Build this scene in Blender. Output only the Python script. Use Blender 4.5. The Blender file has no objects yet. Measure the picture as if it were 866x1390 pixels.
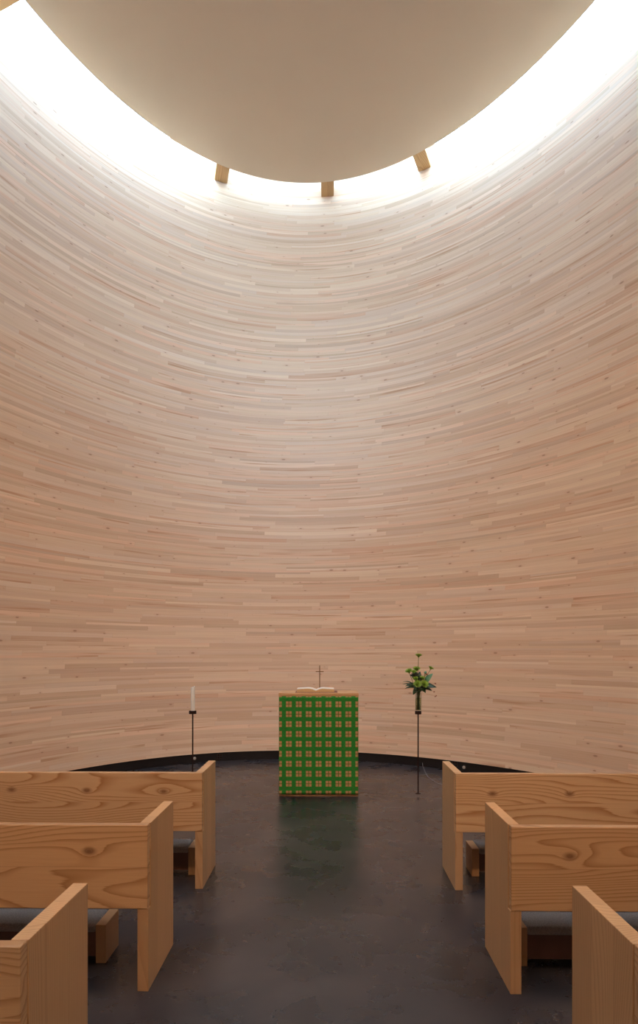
import bpy, bmesh, math, random
from mathutils import Vector, Matrix
random.seed(7)
C = bpy.context.scene.collection
S = bpy.context.scene
F = 866.0
EYE = 1.55

# ------------------------------------------------------------------ helpers
def link(name, me, mat=None, parent=None, smooth=False):
    o = bpy.data.objects.new(name, me)
    C.objects.link(o)
    if mat: me.materials.append(mat)
    if smooth:
        for p in me.polygons: p.use_smooth = True
    if parent: o.parent = parent
    return o

def obj(name, bm, mat=None, parent=None, smooth=False, bevel=0, seg=2):
    bmesh.ops.recalc_face_normals(bm, faces=bm.faces)
    me = bpy.data.meshes.new(name); bm.to_mesh(me); bm.free()
    o = link(name, me, mat, parent, smooth)
    if bevel:
        m = o.modifiers.new('bevel', 'BEVEL'); m.width = bevel; m.segments = seg
        m.limit_method = 'ANGLE'; m.angle_limit = math.radians(40)
    return o

def tag(o, label=None, cat=None, group=None, kind=None):
    if label: o['label'] = label
    if cat: o['category'] = cat
    if group: o['group'] = group
    if kind: o['kind'] = kind
    return o

def thing(name, label, cat, loc=(0, 0, 0), rotz=0, group=None):
    o = bpy.data.objects.new(name, None); C.objects.link(o)
    o.location = loc; o.rotation_euler = (0, 0, rotz)
    o.empty_display_size = .1
    return tag(o, label, cat, group)

def box(bm, x0, x1, y0, y1, z0, z1):
    v = [bm.verts.new((x, y, z)) for z in (z0, z1) for x, y in ((x0, y0), (x1, y0), (x1, y1), (x0, y1))]
    for f in ((0, 3, 2, 1), (4, 5, 6, 7), (0, 1, 5, 4), (1, 2, 6, 5), (2, 3, 7, 6), (3, 0, 4, 7)):
        bm.faces.new([v[i] for i in f])

def prism_x(bm, pts, x0, x1):
    """pts: (y,z) outline, extruded along x"""
    a = [bm.verts.new((x0, y, z)) for y, z in pts]; b = [bm.verts.new((x1, y, z)) for y, z in pts]
    bm.faces.new(a); bm.faces.new(b)
    n = len(pts)
    for i in range(n):
        bm.faces.new((a[i], a[(i + 1) % n], b[(i + 1) % n], b[i]))

def lathe(bm, prof, n=24, c=(0, 0, 0)):
    rings = []
    for r, z in prof:
        if r < 1e-5: rings.append([bm.verts.new((c[0], c[1], c[2] + z))])
        else: rings.append([bm.verts.new((c[0] + r * math.cos(2 * math.pi * i / n), c[1] + r * math.sin(2 * math.pi * i / n), c[2] + z)) for i in range(n)])
    for a, b in zip(rings, rings[1:]):
        for i in range(n):
            j = (i + 1) % n
            if len(a) == 1 and len(b) == 1: continue
            if len(a) == 1: bm.faces.new((a[0], b[i], b[j]))
            elif len(b) == 1: bm.faces.new((a[i], a[j], b[0]))
            else: bm.faces.new((a[i], a[j], b[j], b[i]))

def tube(bm, pts, r, n=8, r2=None):
    pts = [Vector(p) for p in pts]; rings = []
    for i, p in enumerate(pts):
        d = (pts[min(i + 1, len(pts) - 1)] - pts[max(i - 1, 0)]).normalized()
        u = d.orthogonal().normalized() if i == 0 else (rings_u - d * rings_u.dot(d)).normalized()
        rings_u = u; w = d.cross(u)
        t = i / (len(pts) - 1); rr = r if r2 is None else r + (r2 - r) * t
        rings.append([bm.verts.new(p + (u * math.cos(2 * math.pi * k / n) + w * math.sin(2 * math.pi * k / n)) * rr) for k in range(n)])
    for a, b in zip(rings, rings[1:]):
        for k in range(n): bm.faces.new((a[k], a[(k + 1) % n], b[(k + 1) % n], b[k]))
    bm.faces.new(rings[0]); bm.faces.new(rings[-1])

# ------------------------------------------------------------------ node helper
class N:
    def __init__(s, name, rough=.5, spec=.5):
        s.m = bpy.data.materials.new(name); s.m.use_nodes = True
        s.t = s.m.node_tree; s.b = s.t.nodes['Principled BSDF']
        s.b.inputs['Roughness'].default_value = rough
        s.b.inputs['Specular IOR Level'].default_value = spec
    def put(s, sock, v):
        if hasattr(v, 'is_linked') or hasattr(v, 'links'): s.t.links.new(v, sock)
        else: sock.default_value = v
    def math(s, op, a, b=0.0, c=0.0, clamp=False):
        n = s.t.nodes.new('ShaderNodeMath'); n.operation = op; n.use_clamp = clamp
        for i, v in enumerate((a, b, c)): s.put(n.inputs[i], v)
        return n.outputs[0]
    def sep(s, v):
        n = s.t.nodes.new('ShaderNodeSeparateXYZ'); s.put(n.inputs[0], v); return n.outputs
    def comb(s, x=0., y=0., z=0.):
        n = s.t.nodes.new('ShaderNodeCombineXYZ')
        for i, v in enumerate((x, y, z)): s.put(n.inputs[i], v)
        return n.outputs[0]
    def noise(s, vec, scale=1., detail=2., rough=.5, dist=0., dims='3D'):
        n = s.t.nodes.new('ShaderNodeTexNoise'); n.noise_dimensions = dims
        s.put(n.inputs['Vector'], vec); n.inputs['Scale'].default_value = scale
        n.inputs['Detail'].default_value = detail; n.inputs['Roughness'].default_value = rough
        n.inputs['Distortion'].default_value = dist
        return n.outputs['Fac']
    def white(s, vec, out='Value'):
        n = s.t.nodes.new('ShaderNodeTexWhiteNoise'); n.noise_dimensions = '3D'
        s.put(n.inputs['Vector'], vec); return n.outputs[out]
    def ramp(s, fac, stops, interp='LINEAR'):
        n = s.t.nodes.new('ShaderNodeValToRGB'); n.color_ramp.interpolation = interp
        e = n.color_ramp.elements
        while len(e) > 1: e.remove(e[-1])
        for i, (p, c) in enumerate(stops):
            q = e[0] if i == 0 else e.new(p)
            q.position = p; q.color = (*c, 1) if len(c) == 3 else c
        s.put(n.inputs[0], fac); return n.outputs[0]
    def mix(s, fac, a, b, mode='MIX'):
        n = s.t.nodes.new('ShaderNodeMix'); n.data_type = 'RGBA'; n.blend_type = mode
        s.put(n.inputs[0], fac)
        for i, v in ((6, a), (7, b)):
            if isinstance(v, tuple) and len(v) == 3: v = (*v, 1)
            s.put(n.inputs[i], v)
        return n.outputs[2]
    def coord(s, which='Object'):
        return s.t.nodes.new('ShaderNodeTexCoord').outputs[which]
    def bump(s, h, strength=.2, dist=.01):
        n = s.t.nodes.new('ShaderNodeBump'); n.inputs['Strength'].default_value = strength
        n.inputs['Distance'].default_value = dist; s.put(n.inputs['Height'], h)
        s.t.links.new(n.outputs[0], s.b.inputs['Normal'])
    def color(s, c):
        if isinstance(c, tuple) and len(c) == 3: c = (*c, 1)
        s.put(s.b.inputs['Base Color'], c); return s

def plain(name, col, rough=.5, var=.08, scale=30., metallic=0, spec=.5):
    n = N(name, rough, spec)
    f = n.noise(n.coord(), scale, 3)
    lo = tuple(c * (1 - var) for c in col); hi = tuple(min(1, c * (1 + var)) for c in col)
    n.color(n.ramp(f, [(.3, lo), (.7, hi)]))
    n.b.inputs['Metallic'].default_value = metallic
    return n.m

def wall_material():
    n = N('whitewashed_wood_strips', .62, .25)
    uv = n.sep(n.coord('UV')); u, v = uv[0], uv[1]
    R = .056
    vr = n.math('DIVIDE', v, R); row = n.math('FLOOR', vr); fv = n.math('FRACT', vr)
    r1 = n.white(n.comb(row, 3.1, 0.)); r2 = n.white(n.comb(row, 9.7, 2.))
    length = n.math('ADD', n.math('MULTIPLY', r2, 1.0), 1.1)
    uu = n.math('ADD', n.math('DIVIDE', u, length), n.math('MULTIPLY', r1, 57.0))
    col = n.math('FLOOR', uu); fu = n.math('FRACT', uu)
    # some pieces are split into two thinner strips or joined short pieces
    half = n.math('FLOOR', n.math('MULTIPLY', fv, 2.0))
    sp = n.math('GREATER_THAN', n.white(n.comb(row, col, 21.)), .62)
    hid = n.math('MULTIPLY', half, sp)
    cell = n.comb(row, col, hid)
    rnd = n.white(cell); rnd2 = n.white(n.comb(row, col, n.math('ADD', hid, 5.3)))
    base = n.ramp(rnd, [(0., (.635, .53, .445)), (.08, (.67, .545, .455)), (.3, (.715, .61, .52)), (.55, (.745, .65, .56)), (.8, (.765, .675, .585)), (.93, (.79, .71, .62)), (1., (.82, .75, .665))])
    tint = n.ramp(rnd2, [(0., (.975, .99, 1.03)), (.25, (1., .985, .985)), (.6, (1.0, 1.0, .97)), (.85, (1.02, .97, .95)), (1., (1.04, .94, .90))])
    c = n.mix(1., base, tint, 'MULTIPLY')
    # grain
    off = n.math('MULTIPLY', rnd, 91.)
    g = n.noise(n.comb(n.math('MULTIPLY', u, 1.3), n.math('MULTIPLY', v, 75.), off), 1., 3., .6)
    c = n.mix(.55, c, n.ramp(g, [(.3, (.86, .80, .75)), (.55, (1, 1, 1)), (.75, (1.03, 1.03, 1.03))]), 'MULTIPLY')
    # red-brown heartwood streaks on some pieces
    st = n.noise(n.comb(n.math('MULTIPLY', u, .9), n.math('MULTIPLY', v, 26.), n.math('ADD', off, 4.)), 1., 2., .5)
    sm = n.math('MULTIPLY', n.math('GREATER_THAN', rnd2, .62), n.ramp(st, [(.57, (0, 0, 0)), (.72, (1, 1, 1))]))
    c = n.mix(n.math('MULTIPLY', sm, .6), c, (.47, .25, .15))
    # large cloudy variation of the wash
    cl = n.noise(n.comb(n.math('MULTIPLY', u, .12), n.math('MULTIPLY', v, .8), 0.), 1., 3.)
    c = n.mix(.5, c, n.ramp(cl, [(.3, (.93, .91, .90)), (.7, (1.05, 1.05, 1.05))]), 'MULTIPLY')
    c = n.mix(1., c, (.98, .842, .712), 'MULTIPLY')
    # knots
    vo = n.t.nodes.new('ShaderNodeTexVoronoi'); vo.voronoi_dimensions = '2D'
    n.put(vo.inputs['Vector'], n.comb(n.math('MULTIPLY', u, 1.5), n.math('MULTIPLY', v, 4.2), 0.)); vo.inputs['Scale'].default_value = 1.7
    rk = n.sep(vo.outputs['Color'])
    size = n.math('MULTIPLY_ADD', n.math('POWER', rk[1], 3.), .08, .016)
    kn = n.math('SUBTRACT', 1., n.math('DIVIDE', vo.outputs['Distance'], size), clamp=True)
    kn = n.math('MULTIPLY', n.math('MULTIPLY', kn, 2.2, clamp=True), n.math('GREATER_THAN', rk[0], .42))
    c = n.mix(n.math('MULTIPLY', kn, .72), c, (.22, .10, .055))
    halo = n.math('SUBTRACT', 1., n.math('DIVIDE', vo.outputs['Distance'], n.math('MULTIPLY', size, 3.2)), clamp=True)
    halo = n.math('MULTIPLY', halo, n.math('GREATER_THAN', rk[0], .42))
    c = n.mix(n.math('MULTIPLY', halo, .4), c, (.62, .36, .25))
    # fine seams between strips
    e = n.math('ABSOLUTE', n.math('SUBTRACT', fv, .5)); seam = n.math('GREATER_THAN', e, .475)
    eu = n.math('MULTIPLY', n.math('ABSOLUTE', n.math('SUBTRACT', fu, .5)), 1.)
    seamu = n.math('GREATER_THAN', eu, .4985)
    se = n.math('MAXIMUM', seam, seamu)
    dk = n.white(n.comb(row, col, 44.))
    c = n.mix(n.math('MULTIPLY', se, n.math('MULTIPLY_ADD', dk, .25, .03)), c, (.36, .23, .16))
    n.color(c)
    n.bump(n.math('ADD', n.math('MULTIPLY', rnd, .6), n.math('MULTIPLY', se, -1.)), .25, .003)
    return n.m

def pine(name, axis, knots=(), board=.1925, seed=0., z0=0., light=(.58, .34, .165), dark=(.37, .175, .065), plain_saw=False, contrast=1.):
    """pine boards: grain runs along the given object axis; cut into glued boards of width 'board' across it"""
    n = N(name, .42, .35)
    xyz = n.sep(n.coord('Object'))
    if axis == 0: al, ac, th = xyz[0], xyz[2], xyz[1]
    elif axis == 2: al, ac, th = xyz[2], xyz[1], xyz[0]
    else: al, ac, th = xyz[1], xyz[0], xyz[2]
    info = n.t.nodes.new('ShaderNodeObjectInfo').outputs['Random']
    bi = n.math('FLOOR', n.math('DIVIDE', n.math('SUBTRACT', ac, z0), board))
    rb = n.white(n.comb(bi, seed, info))
    off = n.math('MULTIPLY', rb, 63.)
    k_al = .55 if not plain_saw else .45
    k_ac = 4.2 if not plain_saw else 2.2
    base = n.noise(n.comb(n.math('MULTIPLY', al, k_al), n.math('MULTIPLY', ac, k_ac), n.math('ADD', off, n.math('MULTIPLY', th, 2.))), 1., 1.5, .4)
    rings = n.math('MULTIPLY', base, 22. if not plain_saw else 30.)
    rings = n.math('ADD', rings, n.math('MULTIPLY', ac, 28. if not plain_saw else 60.))
    spots = None
    for kx, kz in knots:
        dx = n.math('DIVIDE', n.math('SUBTRACT', al, kx), .034)
        dz = n.math('DIVIDE', n.math('SUBTRACT', ac, kz), .020)
        d = n.math('SQRT', n.math('ADD', n.math('MULTIPLY', dx, dx), n.math('MULTIPLY', dz, dz)))
        rings = n.math('ADD', rings, n.math('DIVIDE', 3.0, n.math('ADD', d, 1.)))
        sp = n.math('SUBTRACT', 1.25, d, clamp=True)
        spots = sp if spots is None else n.math('MAXIMUM', spots, sp)
    fine = n.noise(n.comb(n.math('MULTIPLY', al, 6.), n.math('MULTIPLY', ac, 260.), off), 1., 2., .6)
    fr = n.math('FRACT', n.math('ADD', rings, n.math('MULTIPLY', fine, .18)))
    c = n.ramp(fr, [(0., light), (.55, tuple(l * .93 + d * .07 for l, d in zip(light, dark))), (.86, tuple((l * (1 - .75 * contrast) + d * .75 * contrast) for l, d in zip(light, dark))), (.93, tuple((l * (1 - contrast) + d * contrast) for l, d in zip(light, dark))), (1., light)])
    c = n.mix(.5, c, n.ramp(rb, [(0., (.84, .80, .76)), (.5, (1, 1, 1)), (1., (1.1, 1.08, 1.04))]), 'MULTIPLY')
    c = n.mix(.35, c, n.ramp(fine, [(.3, (.85, .8, .75)), (.65, (1.05, 1.05, 1.05))]), 'MULTIPLY')
    if spots is not None:
        c = n.mix(n.math('MULTIPLY', spots, .9, clamp=True), c, (.20, .085, .035))
    jt = n.math('ABSOLUTE', n.math('SUBTRACT', n.math('FRACT', n.math('DIVIDE', n.math('SUBTRACT', ac, z0), board)), .5))
    c = n.mix(n.math('MULTIPLY', n.math('GREATER_THAN', jt, .494), .35), c, (.25, .13, .06))
    n.color(c)
    n.bump(fine, .08, .002)
    return n.m

M = {}
M['wall'] = wall_material()
M['ceil'] = plain('warm_white_plaster', (.73, .63, .505), .75, .015, 1.2, spec=.2)
M['black'] = plain('matt_black_steel', (.008, .006, .007), .55, .15, 9)
M['iron'] = plain('dark_brown_iron', (.026, .011, .009), .75, .2, 40, spec=.25)
M['wax'] = plain('white_wax', (.82, .80, .74), .45, .03, 40)
M['wick'] = plain('charred_wick', (.03, .025, .02), .9, .1, 60)
M['felt'] = plain('grey_felt', (.27, .235, .215), .95, .22, 130, spec=.1)
M['shaded_wood'] = plain('brown_shadow_board', (.13, .055, .035), .7, .15, 12)  # kneeler board, with the shade under the pew put into its dark brown
M['page'] = plain('book_paper', (.80, .76, .70), .7, .04, 60)
M['edge'] = plain('yellowed_page_edges', (.60, .42, .22), .8, .12, 240)
M['cover'] = plain('red_brown_book_cover', (.19, .05, .035), .5, .1, 60)
M['brass'] = plain('bronze_cross', (.30, .16, .08), .35, .1, 40, metallic=.8)
M['petal'] = plain('lime_green_petals', (.30, .46, .07), .65, .35, 90)
M['stem'] = plain('green_stem', (.10, .13, .035), .6, .2, 60)
M['leaf'] = plain('dark_green_leaf', (.018, .052, .016), .4, .3, 50)
M['leaf2'] = plain('blue_green_leaf', (.10, .26, .15), .5, .15, 30)
M['thistle'] = plain('grey_blue_buds', (.10, .12, .11), .7, .35, 120)
M['berry'] = plain('red_brown_twig', (.26, .07, .04), .6, .2, 60)
M['chrome'] = plain('pale_steel', (.60, .56, .52), .35, .05, 30, metallic=.4)
M['darkplastic'] = plain('dark_plastic', (.022, .018, .018), .4, .1, 60)
M['cable'] = plain('pale_cable', (.36, .34, .36), .5, .05, 60)

def thin_glass(name, tint, gloss=.5):
    m = bpy.data.materials.new(name); m.use_nodes = True; t = m.node_tree
    t.nodes.remove(t.nodes['Principled BSDF']); out = t.nodes['Material Output']
    tr = t.nodes.new('ShaderNodeBsdfTransparent'); tr.inputs[0].default_value = (*tint, 1)
    gl = t.nodes.new('ShaderNodeBsdfGlossy'); gl.inputs['Roughness'].default_value = .04
    fr = t.nodes.new('ShaderNodeLayerWeight'); fr.inputs[0].default_value = gloss
    mx = t.nodes.new('ShaderNodeMixShader')
    t.links.new(fr.outputs['Facing'], mx.inputs[0]); t.links.new(tr.outputs[0], mx.inputs[1]); t.links.new(gl.outputs[0], mx.inputs[2])
    t.links.new(mx.outputs[0], out.inputs[0]); return m
M['glass'] = thin_glass('clear_glass', (.96, .98, .96), .22)
M['water'] = thin_glass('green_tinted_water', (.80, .84, .62), .08)

fl = N('polished_dark_concrete', .3, .5)
co = fl.coord('Object')
f1 = fl.noise(co, 1.3, 5., .55, .3); f2 = fl.noise(co, 3.2, 5., .6, .2)
fc = fl.ramp(f1, [(.32, (.014, .016, .022)), (.5, (.028, .027, .032)), (.68, (.050, .044, .046))])
fc = fl.mix(.5, fc, fl.ramp(f2, [(.3, (.72, .74, .78)), (.7, (1.28, 1.24, 1.2))]), 'MULTIPLY')
fl.color(fc)
fl.put(fl.b.inputs['Roughness'], fl.math('MULTIPLY_ADD', f2, .16, .20))
M['floor'] = fl.m

# ------------------------------------------------------------------ the room: an oval that widens upwards
H = 9.55
ZB = .125
BASE = (.106, 3.29, 3.98, 5.99, math.radians(11))
hh = H - EYE
DISC = (-.026, .477 * hh, .532 * hh, .884 * hh, math.radians(4))
GAP = .36
TOP = (DISC[0], DISC[1], DISC[2] + .52, DISC[3] + GAP, DISC[4])
NS = 256
def oval(p, t, grow=0.):
    cx, cy, a, b, r = p
    x = (a + grow) * math.cos(t); y = (b + grow) * math.sin(t)
    return Vector((cx + x * math.cos(r) - y * math.sin(r), cy + x * math.sin(r) + y * math.cos(r)))
def plan(z):
    s = min(1.07, max(0., (z - ZB) / (H - ZB)))
    q = s
    return tuple(b + (t - b) * q for b, t in zip(BASE, TOP))

def ring_wall(name, zs, planf, mat, uv=True, thick=0.):
    bm = bmesh.new(); L = bm.loops.layers.uv.new('uv'); rings = []
    for z in zs:
        p = planf(z); rings.append([bm.verts.new((*oval(p, 2 * math.pi * i / NS - math.pi / 2), z)) for i in range(NS)])
    arc = [0.]
    pm = planf(zs[len(zs) // 2])
    for i in range(NS):
        arc.append(arc[-1] + (oval(pm, 2 * math.pi * (i + 1) / NS - math.pi / 2) - oval(pm, 2 * math.pi * i / NS - math.pi / 2)).length)
    for k in range(len(zs) - 1):
        for i in range(NS):
            j = (i + 1) % NS
            f = bm.faces.new((rings[k][j], rings[k][i], rings[k + 1][i], rings[k + 1][j]))
            for lp, (a, b) in zip(f.loops, ((i + 1, k), (i, k), (i, k + 1), (i + 1, k + 1))):
                lp[L].uv = (arc[a], zs[b])
    me = bpy.data.meshes.new(name); bm.to_mesh(me); bm.free()
    o = link(name, me, mat, smooth=True)
    if thick:
        m = o.modifiers.new('thickness', 'SOLIDIFY'); m.thickness = thick; m.offset = -1
        e = o.modifiers.new('edges', 'EDGE_SPLIT'); e.split_angle = math.radians(40)
    return o

ZT = H + .4
zs = [ZB + (ZT - ZB) * i / 40 for i in range(41)]
w = ring_wall('wall_surround', zs, plan, M['wall'], thick=.2)
tag(w, 'curved oval wall of pale whitewashed horizontal wood strips', kind='structure')

bb = ring_wall('baseboard_surround', [0., ZB + .02], lambda z: (BASE[0], BASE[1], BASE[2] + .02, BASE[3] + .02, BASE[4]), M['black'], thick=.15)
tag(bb, 'black recessed plinth strip under the curved wall', kind='structure')

bm = bmesh.new()
vs = [bm.verts.new((*oval(BASE, 2 * math.pi * i / 128, .25), z)) for z in (0., -.1) for i in range(128)]
bm.faces.new(vs[:128]); bm.faces.new(vs[128:][::-1])
for i in range(128): bm.faces.new((vs[i], vs[128 + i], vs[128 + (i + 1) % 128], vs[(i + 1) % 128]))
tag(obj('floor', bm, M['floor']), 'polished dark grey concrete floor', kind='structure')

# the suspended ceiling disc
bm = bmesh.new()
prof = [(0., 0.), (.03, -.0), (.05, .02), (.05, .22)]
lo = [bm.verts.new((*oval(DISC, 2 * math.pi * i / NS, 0.), H)) for i in range(NS)]
hi = [bm.verts.new((*oval(DISC, 2 * math.pi * i / NS, -.03), H + .2)) for i in range(NS)]
bm.faces.new(lo[::-1]); bm.faces.new(hi)
for a, b in ((lo, hi),):
    for i in range(NS): bm.faces.new((a[i], a[(i + 1) % NS], b[(i + 1) % NS], b[i]))
tag(obj('ceiling', bm, M['ceil']), 'smooth cream oval ceiling disc with a gap of light around it', kind='structure')

# skylight ring over the gap, and the roof it is set in
def sky_glass(strength):
    k = N('skylight_glass', .6); k.color((.8, .85, .9))
    k.b.inputs['Emission Color'].default_value = (.48, .79, 1.14, 1); k.b.inputs['Emission Strength'].default_value = strength
    return k.m
for wi, (t0, t1, st) in enumerate(((108, 250, 13.5), (250, 290, 13.), (290, 428, 12.5), (68, 108, 3.8))):
    bm = bmesh.new(); n = 60
    tt = [math.radians(t0 + (t1 - t0) * i / n) for i in range(n + 1)]
    a = [bm.verts.new((*oval(DISC, t, -.55), ZT)) for t in tt]
    b = [bm.verts.new((*oval(TOP, t, .05), ZT)) for t in tt]
    for i in range(n): bm.faces.new((a[i], b[i], b[i + 1], a[i + 1]))
    me = bpy.data.meshes.new('window'); bm.to_mesh(me); bm.free()
    tag(link('window_%d' % (wi + 1), me, sky_glass(st)), 'length of daylight glass above the ceiling gap', kind='structure')
bm = bmesh.new()
vs = [bm.verts.new((*oval(DISC, 2 * math.pi * i / 128, .7), z)) for z in (ZT + .02, ZT + .2) for i in range(128)]
bm.faces.new(vs[:128]); bm.faces.new(vs[128:])
for i in range(128): bm.faces.new((vs[i], vs[128 + i], vs[128 + (i + 1) % 128], vs[(i + 1) % 128]))
tag(obj('trim_1', bm, M['ceil']), 'roof slab above the skylight ring', kind='structure')

# wooden beams that carry the disc
def nearest_t(P):
    best = min(range(2000), key=lambda i: (oval(DISC, i * math.pi / 1000) - P).length)
    return best * math.pi / 1000
th = math.atan(13 / F)
def on_level(px, py, h):
    xc = (px - 433) / F; d = h / ((885 - py) / F); X = xc * d
    return Vector((X * math.cos(th) - d * math.sin(th), X * math.sin(th) + d * math.cos(th)))
beam_mat = pine('honey_pine_beam', 1, board=.3, light=(.60, .40, .20), dark=(.46, .27, .12), plain_saw=True)
BW = .22
beams = [((303, 226), (300, 245), 'first'), ((444.5, 247), (444.5, 267), ''), ((568, 207), (576, 228), ''), ((21, -10), (-2, 0), '')]
labs = ['short honey coloured wooden beam end left of centre between cream ceiling disc and wall',
        'short wooden beam end at the tip of the ceiling disc, straight above the altar',
        'short wooden beam end under the ceiling disc above the flower stand, tilted right',
        'wooden beam cut off by the top left corner of the photo']
for (A, Bp, _), lab in zip(beams, labs):
    P0 = on_level(*A, hh); P1 = on_level(*Bp, hh + .02)
    d = (P1 - P0)
    L = d.length
    if lab.startswith('wooden beam cut'):
        t = nearest_t(P0); P0 = oval(DISC, t); q = oval(TOP, t); d = (q - P0); L = d.length
    d.normalize()
    root = thing('ceiling_beam', lab, 'beam', (P0.x, P0.y, H + .012), math.atan2(d.y, d.x) - math.pi / 2, 'wooden beams around the ceiling disc')
    bm = bmesh.new(); box(bm, -BW / 2, BW / 2, -.5, L + .04, .0, .20)
    # the disc sits on the outer length only; the inner length is over the disc
    for v in bm.verts:
        if v.co.y < 0 and v.co.z < .1: v.co.z = .0
    obj('beam_timber', bm, beam_mat, root, bevel=.006)

# ------------------------------------------------------------------ pews
XO = .823; TH = .05; BT = .04; DEPTH = .47; HP = .76; ZBD = .376
def pew(side, yfront, length, label, knots, seed, first_light):
    root = thing('pew', label, 'pew', (side * XO, yfront - DEPTH, 0), 0, 'wooden pews on both sides of the aisle')
    s = side
    def sx(a, b): return (min(s * a, s * b), max(s * a, s * b))
    panel = pine('pine_panel_%d' % seed, 2, board=.155, seed=seed + .5, plain_saw=True, contrast=.55, light=first_light)
    board = pine('pine_board_%d' % seed, 0, knots=[(s * k, z) for k, z in knots], board=.192, seed=seed * 1.7, z0=ZBD, light=first_light)
    for k, x0 in enumerate((0., length - TH)):
        a, b = sx(x0, x0 + TH)
        bm = bmesh.new()
        prism_x(bm, [(0, 0), (DEPTH, 0), (DEPTH, HP), (BT, HP), (BT, ZBD), (0, ZBD)], a, b)
        obj('side_panel', bm, panel, root, bevel=.002)
    a, b = sx(.003, length - .003)
    bm = bmesh.new()
    box(bm, a, b, -.003, BT - .001, ZBD + .001, HP)
    obj('backrest', bm, board, root, bevel=.004)
    a, b = sx(TH, length - TH)
    bm = bmesh.new(); box(bm, a, b, BT, BT + .36, .385, .42)
    st = obj('seat', bm, board, root, bevel=.003)
    bm = bmesh.new(); a, b = sx(TH + .01, length - TH - .01); box(bm, a, b, BT + .01, BT + .36, .42, .45)
    obj('cushion', bm, M['felt'], st, bevel=.01, seg=3)
    return root
lt = (.60, .375, .20)
Y1, Y2, Y3 = 4.63, 3.37, 2.17
def bx(px, s): return abs(px - 446) / s - XO
PW = [
 (-1, Y1, 2.35, 'pale pine pew furthest forward on the left, beside the candle stand', [(bx(14, 207.6), 1.55 - 187.5 / 207.6), (bx(117, 207.6), 1.55 - 188.5 / 207.6), (bx(222, 207.6), 1.55 - 189.5 / 207.6)], 1, lt),
 (1, Y1, 2.45, 'pale pine pew furthest forward on the right, below the flower stand', [(bx(667, 207.6), 1.55 - 191 / 207.6), (bx(770, 207.6), 1.55 - 191 / 207.6)], 2, lt),
 (-1, Y2, 2.35, 'second pine pew from the altar on the left of the aisle', [(bx(117, 301), 1.55 - 274 / 301)], 3, (.58, .33, .155)),
 (1, Y2, 2.45, 'second pine pew from the altar on the right of the aisle', [(bx(774, 301), 1.55 - 278 / 301)], 4, (.58, .33, .155)),
 (-1, Y3, 2.1, 'nearest pine pew on the left, only its side panel in view at bottom left', [], 5, (.58, .33, .155)),
 (1, Y3, 2.1, 'nearest pine pew on the right, only its side panel in view at bottom right', [], 6, (.58, .33, .155))]
for a in PW: pew(*a)

# low padded kneelers that stand under the pews
def kneeler(side, yfront, off, length, label):
    root = thing('kneeler', label, 'kneeler', (side * off, yfront - .21, 0), 0, 'low kneelers under the pews')
    s = side
    def sx(a, b): return (min(s * a, s * b), max(s * a, s * b))
    m = pine('pine_kneeler', 2, board=.25, seed=9., plain_saw=True, contrast=.4) if 'kn' not in M else M['kn']
    M['kn'] = m
    for x0 in (0, length - .05):
        a, b = sx(x0, x0 + .05); bm = bmesh.new(); box(bm, a, b, 0, .2, 0, .19); obj('end_panel', bm, m, root, bevel=.002)
    a, b = sx(.05, length - .05)
    bm = bmesh.new(); box(bm, a, b, .012, .188, .03, .15); obj('front_board', bm, M['shaded_wood'], root, bevel=.002)
    bm = bmesh.new(); box(bm, a, b, .0, .2, .15, .192); obj('pad', bm, M['felt'], root, bevel=.014, seg=4)
kneeler(-1, Y1, .925, 2.0, 'low grey padded kneeler under the front left pew')
kneeler(1, Y1, .99, 2.0, 'low grey padded kneeler under the front right pew')
kneeler(-1, Y2, 1.11, 1.8, 'low grey padded kneeler under the second left pew')
kneeler(1, Y2, .93, 2.0, 'low grey padded kneeler under the second right pew')

# ------------------------------------------------------------------ altar
AY = 6.85; AX = -.107; AW = .862; AH = 1.107; AD = .5
alt = thing('altar', 'wooden box altar in the middle at the end of the aisle', 'altar', (AX, AY, 0), 0)
aw = pine('pine_altar', 0, board=.4, light=(.62, .38, .19), dark=(.45, .24, .11), plain_saw=True)
bm = bmesh.new(); box(bm, -AW / 2 + .006, AW / 2 - .006, .006, AD - .006, .0, AH - .03); obj('body', bm, aw, alt, bevel=.002)
bm = bmesh.new(); box(bm, -AW / 2, AW / 2, 0, AD, AH - .03, AH); obj('altar_top', bm, aw, alt, bevel=.003)

cl = N('green_woven_altar_cloth', .85, .15)
uvw = cl.sep(cl.coord('Object'))
P = .1065
def centred(v):
    return cl.math('SUBTRACT', cl.math('FRACT', cl.math('ADD', cl.math('DIVIDE', v, P), .5)), .5)
px_ = centred(cl.math('ADD', uvw[0], 0.)); pz_ = centred(cl.math('SUBTRACT', uvw[2], -.0 + .989))
ax_ = cl.math('ABSOLUTE', px_); az_ = cl.math('ABSOLUTE', pz_)
def soft(v, edge, w): return cl.math('DIVIDE', cl.math('SUBTRACT', edge, v), w, clamp=True)
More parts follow.
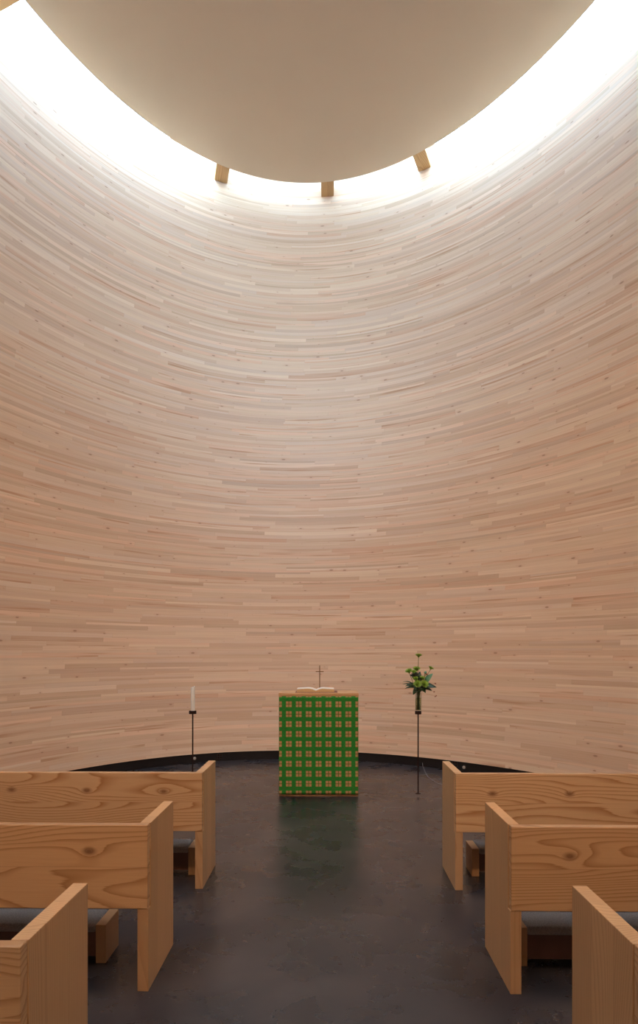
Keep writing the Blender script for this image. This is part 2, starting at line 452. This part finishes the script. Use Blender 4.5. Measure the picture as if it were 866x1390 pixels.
# a motif of four small squares with a thin cross between them
mot = cl.math('MULTIPLY', soft(ax_, .31, .05), soft(az_, .31, .05))
gapx = cl.math('SUBTRACT', 1., soft(ax_, .06, .05)); gapz = cl.math('SUBTRACT', 1., soft(az_, .06, .05))
quad = cl.math('MULTIPLY', mot, cl.math('MULTIPLY', gapx, gapz))
weave = cl.noise(cl.comb(cl.math('MULTIPLY', uvw[0], 260.), cl.math('MULTIPLY', uvw[2], 90.), 0.), 1., 2.)
green = cl.ramp(weave, [(.3, (.016, .15, .022)), (.55, (.032, .245, .035)), (.75, (.065, .34, .05))])
crossmid = cl.math('MULTIPLY', soft(cl.math('SUBTRACT', .5, ax_), .10, .06), soft(cl.math('SUBTRACT', .5, az_), .10, .06))
green = cl.mix(cl.math('MULTIPLY', crossmid, .45), green, (.13, .085, .02))
ochre = cl.ramp(weave, [(.3, (.42, .22, .09)), (.7, (.60, .34, .16))])
c = cl.mix(cl.math('MULTIPLY', mot, .55), green, (.13, .10, .02))
c = cl.mix(quad, c, ochre)
cl.color(c); cl.bump(weave, .3, .002)
bm = bmesh.new()
# cloth hung over the front: thin slab with slight ripples at the sides and a bent top edge
nx, nz = 40, 40
x0, x1, z0, z1 = -.426, .426, .022, 1.075
fr = [[bm.verts.new((x0 + (x1 - x0) * i / nx, -.010 - .002 * math.sin(i * 1.7) - .0015 * math.cos(j * .9 + i * .2), z0 + (z1 - z0) * j / nz)) for i in range(nx + 1)] for j in range(nz + 1)]
for j in range(nz):
    for i in range(nx): bm.faces.new((fr[j][i], fr[j][i + 1], fr[j + 1][i + 1], fr[j + 1][i]))
o = obj('altar_cloth', bm, cl.m, smooth=True)
o.location = (AX, AY, 0)
m = o.modifiers.new('thickness', 'SOLIDIFY'); m.thickness = .004
tag(o, 'green woven hanging with rows of ochre four-square motifs on the altar front', 'altar cloth')

# open book
bk = thing('open_book', 'large open book lying on top of the altar', 'book', (-.138, AY + .22, AH), 0)
bm = bmesh.new(); box(bm, -.225, .235, -.13, .13, 0, .006); obj('cover', bm, M['cover'], bk, bevel=.002)
def page_curve(t):   # t 0 at spine .. 1 at fore edge
    return .018 + .028 * math.sin(min(1, t * 2.2) * math.pi / 2) * (1 - .45 * t) + .0
for s, wd in ((-1, .205), (1, .195)):
    bm = bmesh.new(); n = 16
    pts = [(s * wd * i / n, page_curve(i / n)) for i in range(n + 1)]
    bot = [(s * (wd + .006) * i / n, .006) for i in range(n + 1)]
    A = [bm.verts.new((x, -.12, z)) for x, z in pts]; B = [bm.verts.new((x, .12, z)) for x, z in pts]
    A2 = [bm.verts.new((x, -.12, z)) for x, z in bot]; B2 = [bm.verts.new((x, .12, z)) for x, z in bot]
    for i in range(n):
        for q in ((A[i], A[i + 1], B[i + 1], B[i]), (A2[i], A2[i + 1], B2[i + 1], B2[i]), (A[i], A[i + 1], A2[i + 1], A2[i]), (B[i], B[i + 1], B2[i + 1], B2[i])): bm.faces.new(q)
    bm.faces.new((A[n], B[n], B2[n], A2[n])); bm.faces.new((A[0], B[0], B2[0], A2[0]))
    blk = obj('page_block', bm, M['edge'], bk)
    bm = bmesh.new()
    A = [bm.verts.new((x * 1.01, -.121, z + .001)) for x, z in pts]; B = [bm.verts.new((x * 1.01, .121, z + .001)) for x, z in pts]
    A3 = [bm.verts.new((x * 1.01, -.121, z + .007)) for x, z in pts]; B3 = [bm.verts.new((x * 1.01, .121, z + .007)) for x, z in pts]
    for i in range(n):
        for q in ((A[i], A[i + 1], B[i + 1], B[i]), (A3[i], A3[i + 1], B3[i + 1], B3[i]), (A[i], A[i + 1], A3[i + 1], A3[i]), (B[i], B[i + 1], B3[i + 1], B3[i])): bm.faces.new(q)
    bm.faces.new((A[n], B[n], B3[n], A3[n])); bm.faces.new((A[0], B[0], B3[0], A3[0]))
    obj('open_page', bm, M['page'], blk)

# small thin cross behind the book
cr = thing('altar_cross', 'small thin bronze cross standing behind the open book on the altar', 'cross', (-.101, AY + .40, AH), 0)
bm = bmesh.new(); lathe(bm, [(0, 0), (.035, 0), (.035, .006), (.006, .012), (0, .012)], 20); obj('base', bm, M['brass'], cr)
bm = bmesh.new(); box(bm, -.005, .005, -.004, .004, .01, .29); obj('upright', bm, M['brass'], cr, bevel=.001)
bm = bmesh.new(); box(bm, -.045, .045, -.004, .004, .215, .226); obj('crossbar', bm, M['brass'], cr, bevel=.001)

# ------------------------------------------------------------------ stands
def stand(x, y, label, pr):
    t = thing('metal_stand', label, 'stand', (x, y, 0), 0)
    bm = bmesh.new(); tube(bm, [(0, 0, .004), (0, 0, .45), (0, 0, .875)], .0075, 10); obj('pole', bm, M['iron'], t, smooth=True)
    bm = bmesh.new(); lathe(bm, [(0, 0), (.03, 0), (.03, .004), (.0, .006)], 24); obj('foot', bm, M['iron'], t)
    bm = bmesh.new(); lathe(bm, [(0, .870), (pr * .98, .870), (pr, .873), (pr, .902), (pr * .98, .904), (0, .904)], 28); obj('holder_plate', bm, M['iron'], t)
    return t
FX, FY = (567.3 - 446) / 123.9, 6.99
CX = (261 - 446) / 123.9
stand(FX, FY, 'thin dark iron stand holding the flower vase, right of the altar', .035)
stand(CX, FY, 'thin dark iron stand holding the white candle, left of the altar', .040)
cd = thing('candle', 'white pillar candle on the thin iron stand left of the altar', 'candle', (CX + .002, FY, .904), 0)
bm = bmesh.new(); lathe(bm, [(0, 0), (.022, 0), (.0225, .004), (.0225, .255), (.021, .263), (.018, .258), (.0, .250)], 28)
for v in bm.verts:
    if v.co.z > .24: v.co.z += v.co.x * .5
obj('wax_body', bm, M['wax'], cd, smooth=True)
bm = bmesh.new(); tube(bm, [(0, 0, .248), (.001, 0, .262), (.004, 0, .272)], .0015, 6); obj('wick', bm, M['wick'], cd)

# vase, water and flowers
vs_ = thing('glass_vase', 'clear glass cylinder vase of flowers on the right iron stand', 'vase', (FX + .002, FY, .904), 0)
bm = bmesh.new(); lathe(bm, [(0, 0), (.033, 0), (.035, .004), (.035, .195), (.0335, .197), (.032, .195), (.032, .012), (0, .010)], 32); obj('vessel', bm, M['glass'], vs_, smooth=True)
bm = bmesh.new(); lathe(bm, [(0, .0115), (.0312, .0125), (.0312, .145), (0, .145)], 32); obj('water', bm, M['water'], vs_, smooth=True)

def zp(zx, zy):   # spot in the bouquet, measured from the stand
    return ((zx / 13.32 + 535 - 567.3) / 123.9, EYE - ((zy / 13.32 + 880) - 885) / 123.9)
def curve_pts(p0, p1, p2, n=8):
    p0, p1, p2 = map(Vector, (p0, p1, p2))
    return [p0 * (1 - t) ** 2 + p1 * 2 * t * (1 - t) + p2 * t * t for t in [i / n for i in range(n + 1)]]
def bloom_mesh(r, tilt, cup=.5):
    bm = bmesh.new()
    for ring, (rr, lift, cnt) in enumerate(((1., .80, 20), (.85, .92, 17), (.65, .98, 14), (.42, 1., 10), (.2, 1., 6))):
        for k in range(cnt):
            a = 2 * math.pi * (k + .5 * ring) / cnt + random.uniform(-.08, .08)
            ln = r * rr * random.uniform(.88, 1.08); h = r * lift * cup
            d = Vector((math.cos(a), math.sin(a), 0)); q = Vector((-d.y, d.x, 0)); wv = r * .13
            pts = [d * .08 * r, d * ln * .5 + Vector((0, 0, h * .55)), d * ln * .82 + Vector((0, 0, h * .85)), d * ln + Vector((0, 0, h * (.95 if ring < 1 else 1.15)))]
            ws = (.4, 1., .9, .15)
            la = [bm.verts.new(p + q * wv * s_ ) for p, s_ in zip(pts, ws)]; lb = [bm.verts.new(p - q * wv * s_) for p, s_ in zip(pts, ws)]
            lc = [bm.verts.new(p - Vector((0, 0, wv * .5 * s_))) for p, s_ in zip(pts, ws)]
            for i in range(3):
                bm.faces.new((la[i], la[i + 1], lc[i + 1], lc[i])); bm.faces.new((lc[i], lc[i + 1], lb[i + 1], lb[i])); bm.faces.new((la[i], lb[i], lb[i + 1], la[i + 1]))
    # green calyx below
    lathe(bm, [(0, -r * .22), (r * .16, -r * .16), (r * .30, .0), (r * .2, r * .14), (0, r * .16)], 12)
    bmesh.ops.rotate(bm, verts=bm.verts, cent=(0, 0, 0), matrix=Matrix.Rotation(tilt[0], 3, 'X') @ Matrix.Rotation(tilt[1], 3, 'Y'))
    return bm
ROOT = Vector((FX + .002, FY, 0))
blooms = [ # zoom x, y, depth offset, radius, tilt, label
 (435, 155, .0, .042, (.15, 0), 'single lime green chrysanthemum on the tallest stem of the bouquet'),
 (645, 375, -.01, .034, (.25, .45), 'lime green chrysanthemum highest on the right side of the bouquet'),
 (262, 435, -.02, .044, (.4, -.35), 'lime green chrysanthemum furthest left in the bouquet'),
 (400, 400, .01, .046, (.35, .0), 'lime green chrysanthemum right under the tallest stem'),
 (340, 440, -.05, .034, (.5, -.1), 'small lime green chrysanthemum between the two upper left blooms'),
 (372, 560, -.04, .034, (.5, -.2), 'lime green chrysanthemum in the middle of the bouquet, left one'),
 (492, 550, -.03, .034, (.4, .2), 'lime green chrysanthemum in the middle of the bouquet, right one'),
 (400, 655, -.075, .050, (.95, -.1), 'large lime green chrysanthemum low at the front left of the vase rim'),
 (515, 655, -.065, .050, (.95, .2), 'large lime green chrysanthemum low at the front right of the vase rim')]
for k, (zx, zy, dy, r, tilt, lab) in enumerate(blooms):
    dx, z = zp(zx, zy)
    head = Vector((dx, dy, z - .904))
    t = thing('chrysanthemum', lab, 'flower', (ROOT.x, ROOT.y, .904), 0, 'green chrysanthemums in the vase')
    a = 2 * math.pi * k / 9
    foot = Vector((.018 * math.cos(a), .018 * math.sin(a), .016))
    neck = Vector((.016 * math.cos(a + 2.5) + dx * .1, .016 * math.sin(a + 2.5), .19))
    bm = bmesh.new()
    pts = [foot, (foot + neck) / 2, neck] + curve_pts(neck, neck.lerp(head, .5) + Vector((0, 0, .02)), head - Vector((0, 0, r * .15)))[1:]
    tube(bm, pts, .0026, 6); obj('stem', bm, M['stem'], t, smooth=True)
    bm = bloom_mesh(r, tilt, .75)
    bmesh.ops.translate(bm, verts=bm.verts, vec=head)
    obj('bloom', bm, M['petal'], t)

def leaf_mesh(bm, a, b, wd, bend=.02, n=8, up=Vector((0, -.6, .8))):
    a, b = Vector(a), Vector(b); d = (b - a); s_ = d.cross(up).normalized(); nrm = s_.cross(d).normalized()
    rows = []; wd *= 1.3
    for i in range(n + 1):
        t = i / n; w_ = wd * (math.sin(math.pi * min(1, t * .97 + .02)) ** .8) * (1 - .3 * t) + .0006
        c = a + d * t + nrm * (bend * math.sin(math.pi * t))
        rows.append([bm.verts.new(c - s_ * w_ + nrm * w_ * .25), bm.verts.new(c), bm.verts.new(c + s_ * w_ + nrm * w_ * .25)])
    for r0, r1 in zip(rows, rows[1:]):
        bm.faces.new((r0[0], r0[1], r1[1], r1[0])); bm.faces.new((r0[1], r0[2], r1[2], r1[1]))
def sprig(name, label, cat, leaves, mat, group=None, stem_mat='stem', k=0):
    t = thing(name, label, cat, (ROOT.x, ROOT.y, .904), 0, group)
    a = k * 1.3
    foot = Vector((.014 * math.cos(a), .014 * math.sin(a), .016)); neck = Vector((.012 * math.cos(a), .012 * math.sin(a) - .01, .19))
    st = bmesh.new(); first = None
    for (zx0, zy0, zx1, zy1, dy0, dy1, wd) in leaves:
        x0_, z0_ = zp(zx0, zy0); x1_, z1_ = zp(zx1, zy1)
        A = Vector((x0_, dy0, z0_ - .904)); B = Vector((x1_, dy1, z1_ - .904))
        tube(st, [foot, neck, A], .002, 5)
        bm = bmesh.new(); leaf_mesh(bm, A, B, wd)
        o = obj('leaf', bm, mat, t, smooth=True)
        m_ = o.modifiers.new('thickness', 'SOLIDIFY'); m_.thickness = .0012
    obj('stem', st, M[stem_mat], t, smooth=True)
    return t
G = 'leafy sprigs in the vase'
sprig('leaf_sprig', 'pair of dark pointed leaves sticking out left of the vase rim', 'leaf sprig', [(380, 700, 190, 680, -.01, -.03, .018), (350, 690, 150, 650, .02, .02, .009), (360, 660, 160, 605, .0, .03, .007), (380, 720, 180, 725, -.02, -.04, .013), (400, 690, 230, 660, .03, .05, .02)], M['leaf'], G, k=1)
sprig('leaf_sprig', 'broad dark leaves spreading right of the vase rim', 'leaf sprig', [(480, 720, 745, 700, -.02, -.05, .034), (500, 700, 700, 660, .02, .05, .026), (480, 740, 660, 760, -.02, -.06, .022)], M['leaf'], G, k=2)
sprig('leaf_sprig', 'dark leaves drooping over the front of the vase rim', 'leaf sprig', [(430, 730, 320, 830, -.04, -.07, .026), (440, 720, 420, 800, -.05, -.08, .028), (460, 740, 545, 800, -.04, -.07, .022), (430, 700, 500, 760, -.05, -.09, .03), (400, 700, 350, 760, -.05, -.085, .03)], M['leaf'], G, k=3)
sprig('leaf_sprig', 'tall pale blue-green leaf pointing up right from the bouquet', 'leaf sprig', [(550, 640, 685, 455, -.02, -.02, .028)], M['leaf2'], G, k=4)
sprig('leaf_sprig', 'small blue-green leaves below the upper right bloom', 'leaf sprig', [(560, 470, 515, 440, -.01, -.03, .012), (550, 460, 590, 430, -.01, .0, .010), (545, 455, 540, 415, .0, .0, .009)], M['leaf2'], G, k=5)
sprig('leaf_sprig', 'dark upright leaves behind the central blooms', 'leaf sprig', [(440, 600, 470, 420, .03, .04, .022), (420, 620, 320, 520, .03, .03, .03), (470, 600, 440, 520, -.01, -.02, .022)], M['leaf'], G, k=6)
# spiky grey-blue flower under the upper left blooms
t = thing('thistle_flower', 'grey-blue spiky flower cluster under the upper left green blooms', 'flower', (ROOT.x, ROOT.y, .904), 0)
bm = bmesh.new(); cx_, cz_ = zp(375, 540)
c0 = Vector((cx_, -.01, cz_ - .904))
for i in range(90):
    ang = random.uniform(-1.1, .75); ln = random.uniform(.045, .072); y = random.uniform(-.035, .035)
    tube(bm, [c0, c0 + Vector((math.sin(ang) * ln * .5, y * .6, math.cos(ang) * ln * .5)), c0 + Vector((math.sin(ang) * ln, y, math.cos(ang) * ln))], .0016, 4, .0026)
obj('spikes', bm, M['thistle'], t)
bm = bmesh.new(); tube(bm, [(-.01, .01, .016), (-.008, 0, .19), tuple(c0)], .0025, 6); obj('stem', bm, M['stem'], t)
# berry twigs
t = thing('berry_twig', 'thin red-brown twig with small berries reaching right of the vase', 'twig', (ROOT.x, ROOT.y, .904), 0)
bm = bmesh.new()
for zx, zy in ((725, 630), (735, 860), (570, 470), (700, 780)):
    x_, z_ = zp(zx, zy); e = Vector((x_, -.03, z_ - .904))
    tube(bm, curve_pts((.005, 0, .19), (x_ * .6, -.01, z_ - .904 + (.03 if zy > 700 else -.02)), e), .0009, 5)
    for q in range(3):
        bb_ = bmesh.new(); bmesh.ops.create_icosphere(bb_, subdivisions=2, radius=.006)
        o = obj('berry', bb_, M['berry'], t, smooth=True)
        o.location = e + Vector((random.uniform(-.008, .008), random.uniform(-.008, .008), random.uniform(-.008, .008)))
tube(bm, [(.0, .005, .016), (.005, 0, .19), (.006, 0, .2)], .0015, 5)
obj('stem', bm, M['berry'], t)

# ------------------------------------------------------------------ fittings on the black plinth
def on_plinth(px):
    best = None
    for i in range(4000):
        q = oval((BASE[0], BASE[1], BASE[2] + .02, BASE[3] + .02, BASE[4]), i * math.pi / 4000)
        c, s = math.cos(th), math.sin(th)
        X = q.x * c + q.y * s; D = -q.x * s + q.y * c
        e = abs(433 + F * X / D - px)
        if best is None or e < best[0]: best = (e, q, i * math.pi / 4000, D)
    q, t = best[1], best[2]
    q2 = oval((BASE[0], BASE[1], BASE[2] + .02, BASE[3] + .02, BASE[4]), t + .001)
    tan = (q2 - q).normalized(); nrm = Vector((tan.y, -tan.x))
    if nrm.y > 0: nrm = -nrm
    return q, nrm, best[3]
def fitting(px, z, kind, label):
    q, nrm, D = on_plinth(px)
    rz = math.atan2(nrm.y, nrm.x) + math.pi / 2
    t = thing('wall_socket', label, 'socket', (q.x, q.y, z), rz, 'sockets on the black plinth')
    bm = bmesh.new()
    if kind == 'round':
        lathe(bm, [(0, 0), (.030, 0), (.030, .006), (.027, .009), (0, .009)], 24)
        bmesh.ops.rotate(bm, verts=bm.verts, cent=(0, 0, 0), matrix=Matrix.Rotation(math.pi / 2, 3, 'X'))
        obj('rim', bm, M['darkplastic'], t)
        bm = bmesh.new(); lathe(bm, [(0, .008), (.021, .008), (.021, .012), (.018, .015), (0, .016)], 24)
        bmesh.ops.rotate(bm, verts=bm.verts, cent=(0, 0, 0), matrix=Matrix.Rotation(math.pi / 2, 3, 'X'))
        obj('cap', bm, M['chrome'], t, smooth=True)
    else:
        box(bm, -.036, .036, -.008, 0, -.036, .036); obj('plate', bm, M['darkplastic'], t, bevel=.003)
        bm = bmesh.new()
        for sx_ in (-.017, .017):
            for sz_ in (-.017, .017): box(bm, sx_ - .011, sx_ + .011, -.011, -.007, sz_ - .011, sz_ + .011)
        obj('inlet', bm, M['iron'], t, bevel=.002)
fitting(264, .065, 'round', 'round pale steel cap on the black plinth behind the candle stand')
fitting(298, .07, 'square', 'dark square socket plate on the black plinth, left of the altar')
fitting(630, .055, 'round', 'round pale steel cap on the black plinth above the front right pew')
fitting(618, .085, 'square', 'dark square socket plate on the black plinth, right of the altar')
q, nrm, D = on_plinth(574)
bm = bmesh.new()
p0 = Vector((q.x, q.y, .05)) + Vector((nrm.x, nrm.y, 0)) * .01
def fl_pt(px, py):
    d = EYE / ((py - 885) / F); xc = (px - 433) / F * d
    return Vector((xc * math.cos(th) - d * math.sin(th), xc * math.sin(th) + d * math.cos(th), .004))
tube(bm, [p0, p0 + Vector((0, -.03, -.04))] + [fl_pt(*p) for p in ((577, 1048), (581, 1055), (588, 1060), (595, 1064), (604, 1066), (618, 1064))], .003, 6)
tag(obj('cable', bm, M['cable'], smooth=True), 'thin pale cable on the floor between the flower stand and front right pew', 'cable')

# warm fill spots, added out of view in the rear gap for the lower wall
def lamp(tdeg, target, power, size=75, out=.25, up=.15, col=(1., .60, .33)):
    q = oval((DISC[0], DISC[1], DISC[2] + out, DISC[3] + out, DISC[4]), math.radians(tdeg))
    ld = bpy.data.lights.new('fill_spot', 'SPOT'); ld.energy = power; ld.color = col
    ld.spot_size = math.radians(size); ld.spot_blend = 1.; ld.shadow_soft_size = .10
    o = bpy.data.objects.new('fill_spot', ld); C.objects.link(o)
    o.location = (q.x, q.y, H + up)
    o.rotation_euler = (Vector(target) - o.location).to_track_quat('-Z', 'Y').to_euler()
for td, tx, ty, tz in ((-90, -.6, 9, 1.5), (-72, -2.2, 8.6, 1.5), (-108, 1.6, 8.4, 1.5), (-55, -2.6, 7.8, 1.9), (-125, 2.2, 7.6, 1.9)):
    lamp(td, (tx, ty, tz), 500 if abs(td + 90) < 25 else 430)
# cool fill spots, added unseen high behind the camera to brighten the upper wall
for td, tx, tz, pw in ((-90, -.5, 7.9, 1400), (-75, -2.2, 7.6, 700), (-105, 1.4, 7.6, 700)):
    lamp(td, (tx, 10.5, tz), pw, size=48, out=-.1, up=-.5, col=(.50, .80, 1.15))

# ------------------------------------------------------------------ world, camera, colour
wd = bpy.data.worlds.new('world'); S.world = wd; wd.use_nodes = True
wd.node_tree.nodes['Background'].inputs[0].default_value = (.7, .8, 1, 1); wd.node_tree.nodes['Background'].inputs[1].default_value = .0
cam = bpy.data.cameras.new('camera'); co_ = bpy.data.objects.new('camera', cam); C.objects.link(co_)
co_.location = (0, 0, EYE); co_.rotation_euler = (math.pi / 2, 0, th)
cam.sensor_width = 36; cam.sensor_fit = 'AUTO'; cam.lens = 36 * F / 1390; cam.shift_y = 190 / 1390; cam.clip_start = .05
S.camera = co_
S.view_settings.view_transform = 'Standard'; S.view_settings.look = 'None'; S.view_settings.gamma = 1; S.view_settings.use_curve_mapping = False
S.view_settings.exposure = 0.22
S.cycles.use_denoising = True
S.cycles.max_bounces = 12; S.cycles.transparent_max_bounces = 16; S.cycles.diffuse_bounces = 7; S.cycles.glossy_bounces = 4; S.cycles.transmission_bounces = 8
S.cycles.sample_clamp_indirect = 0
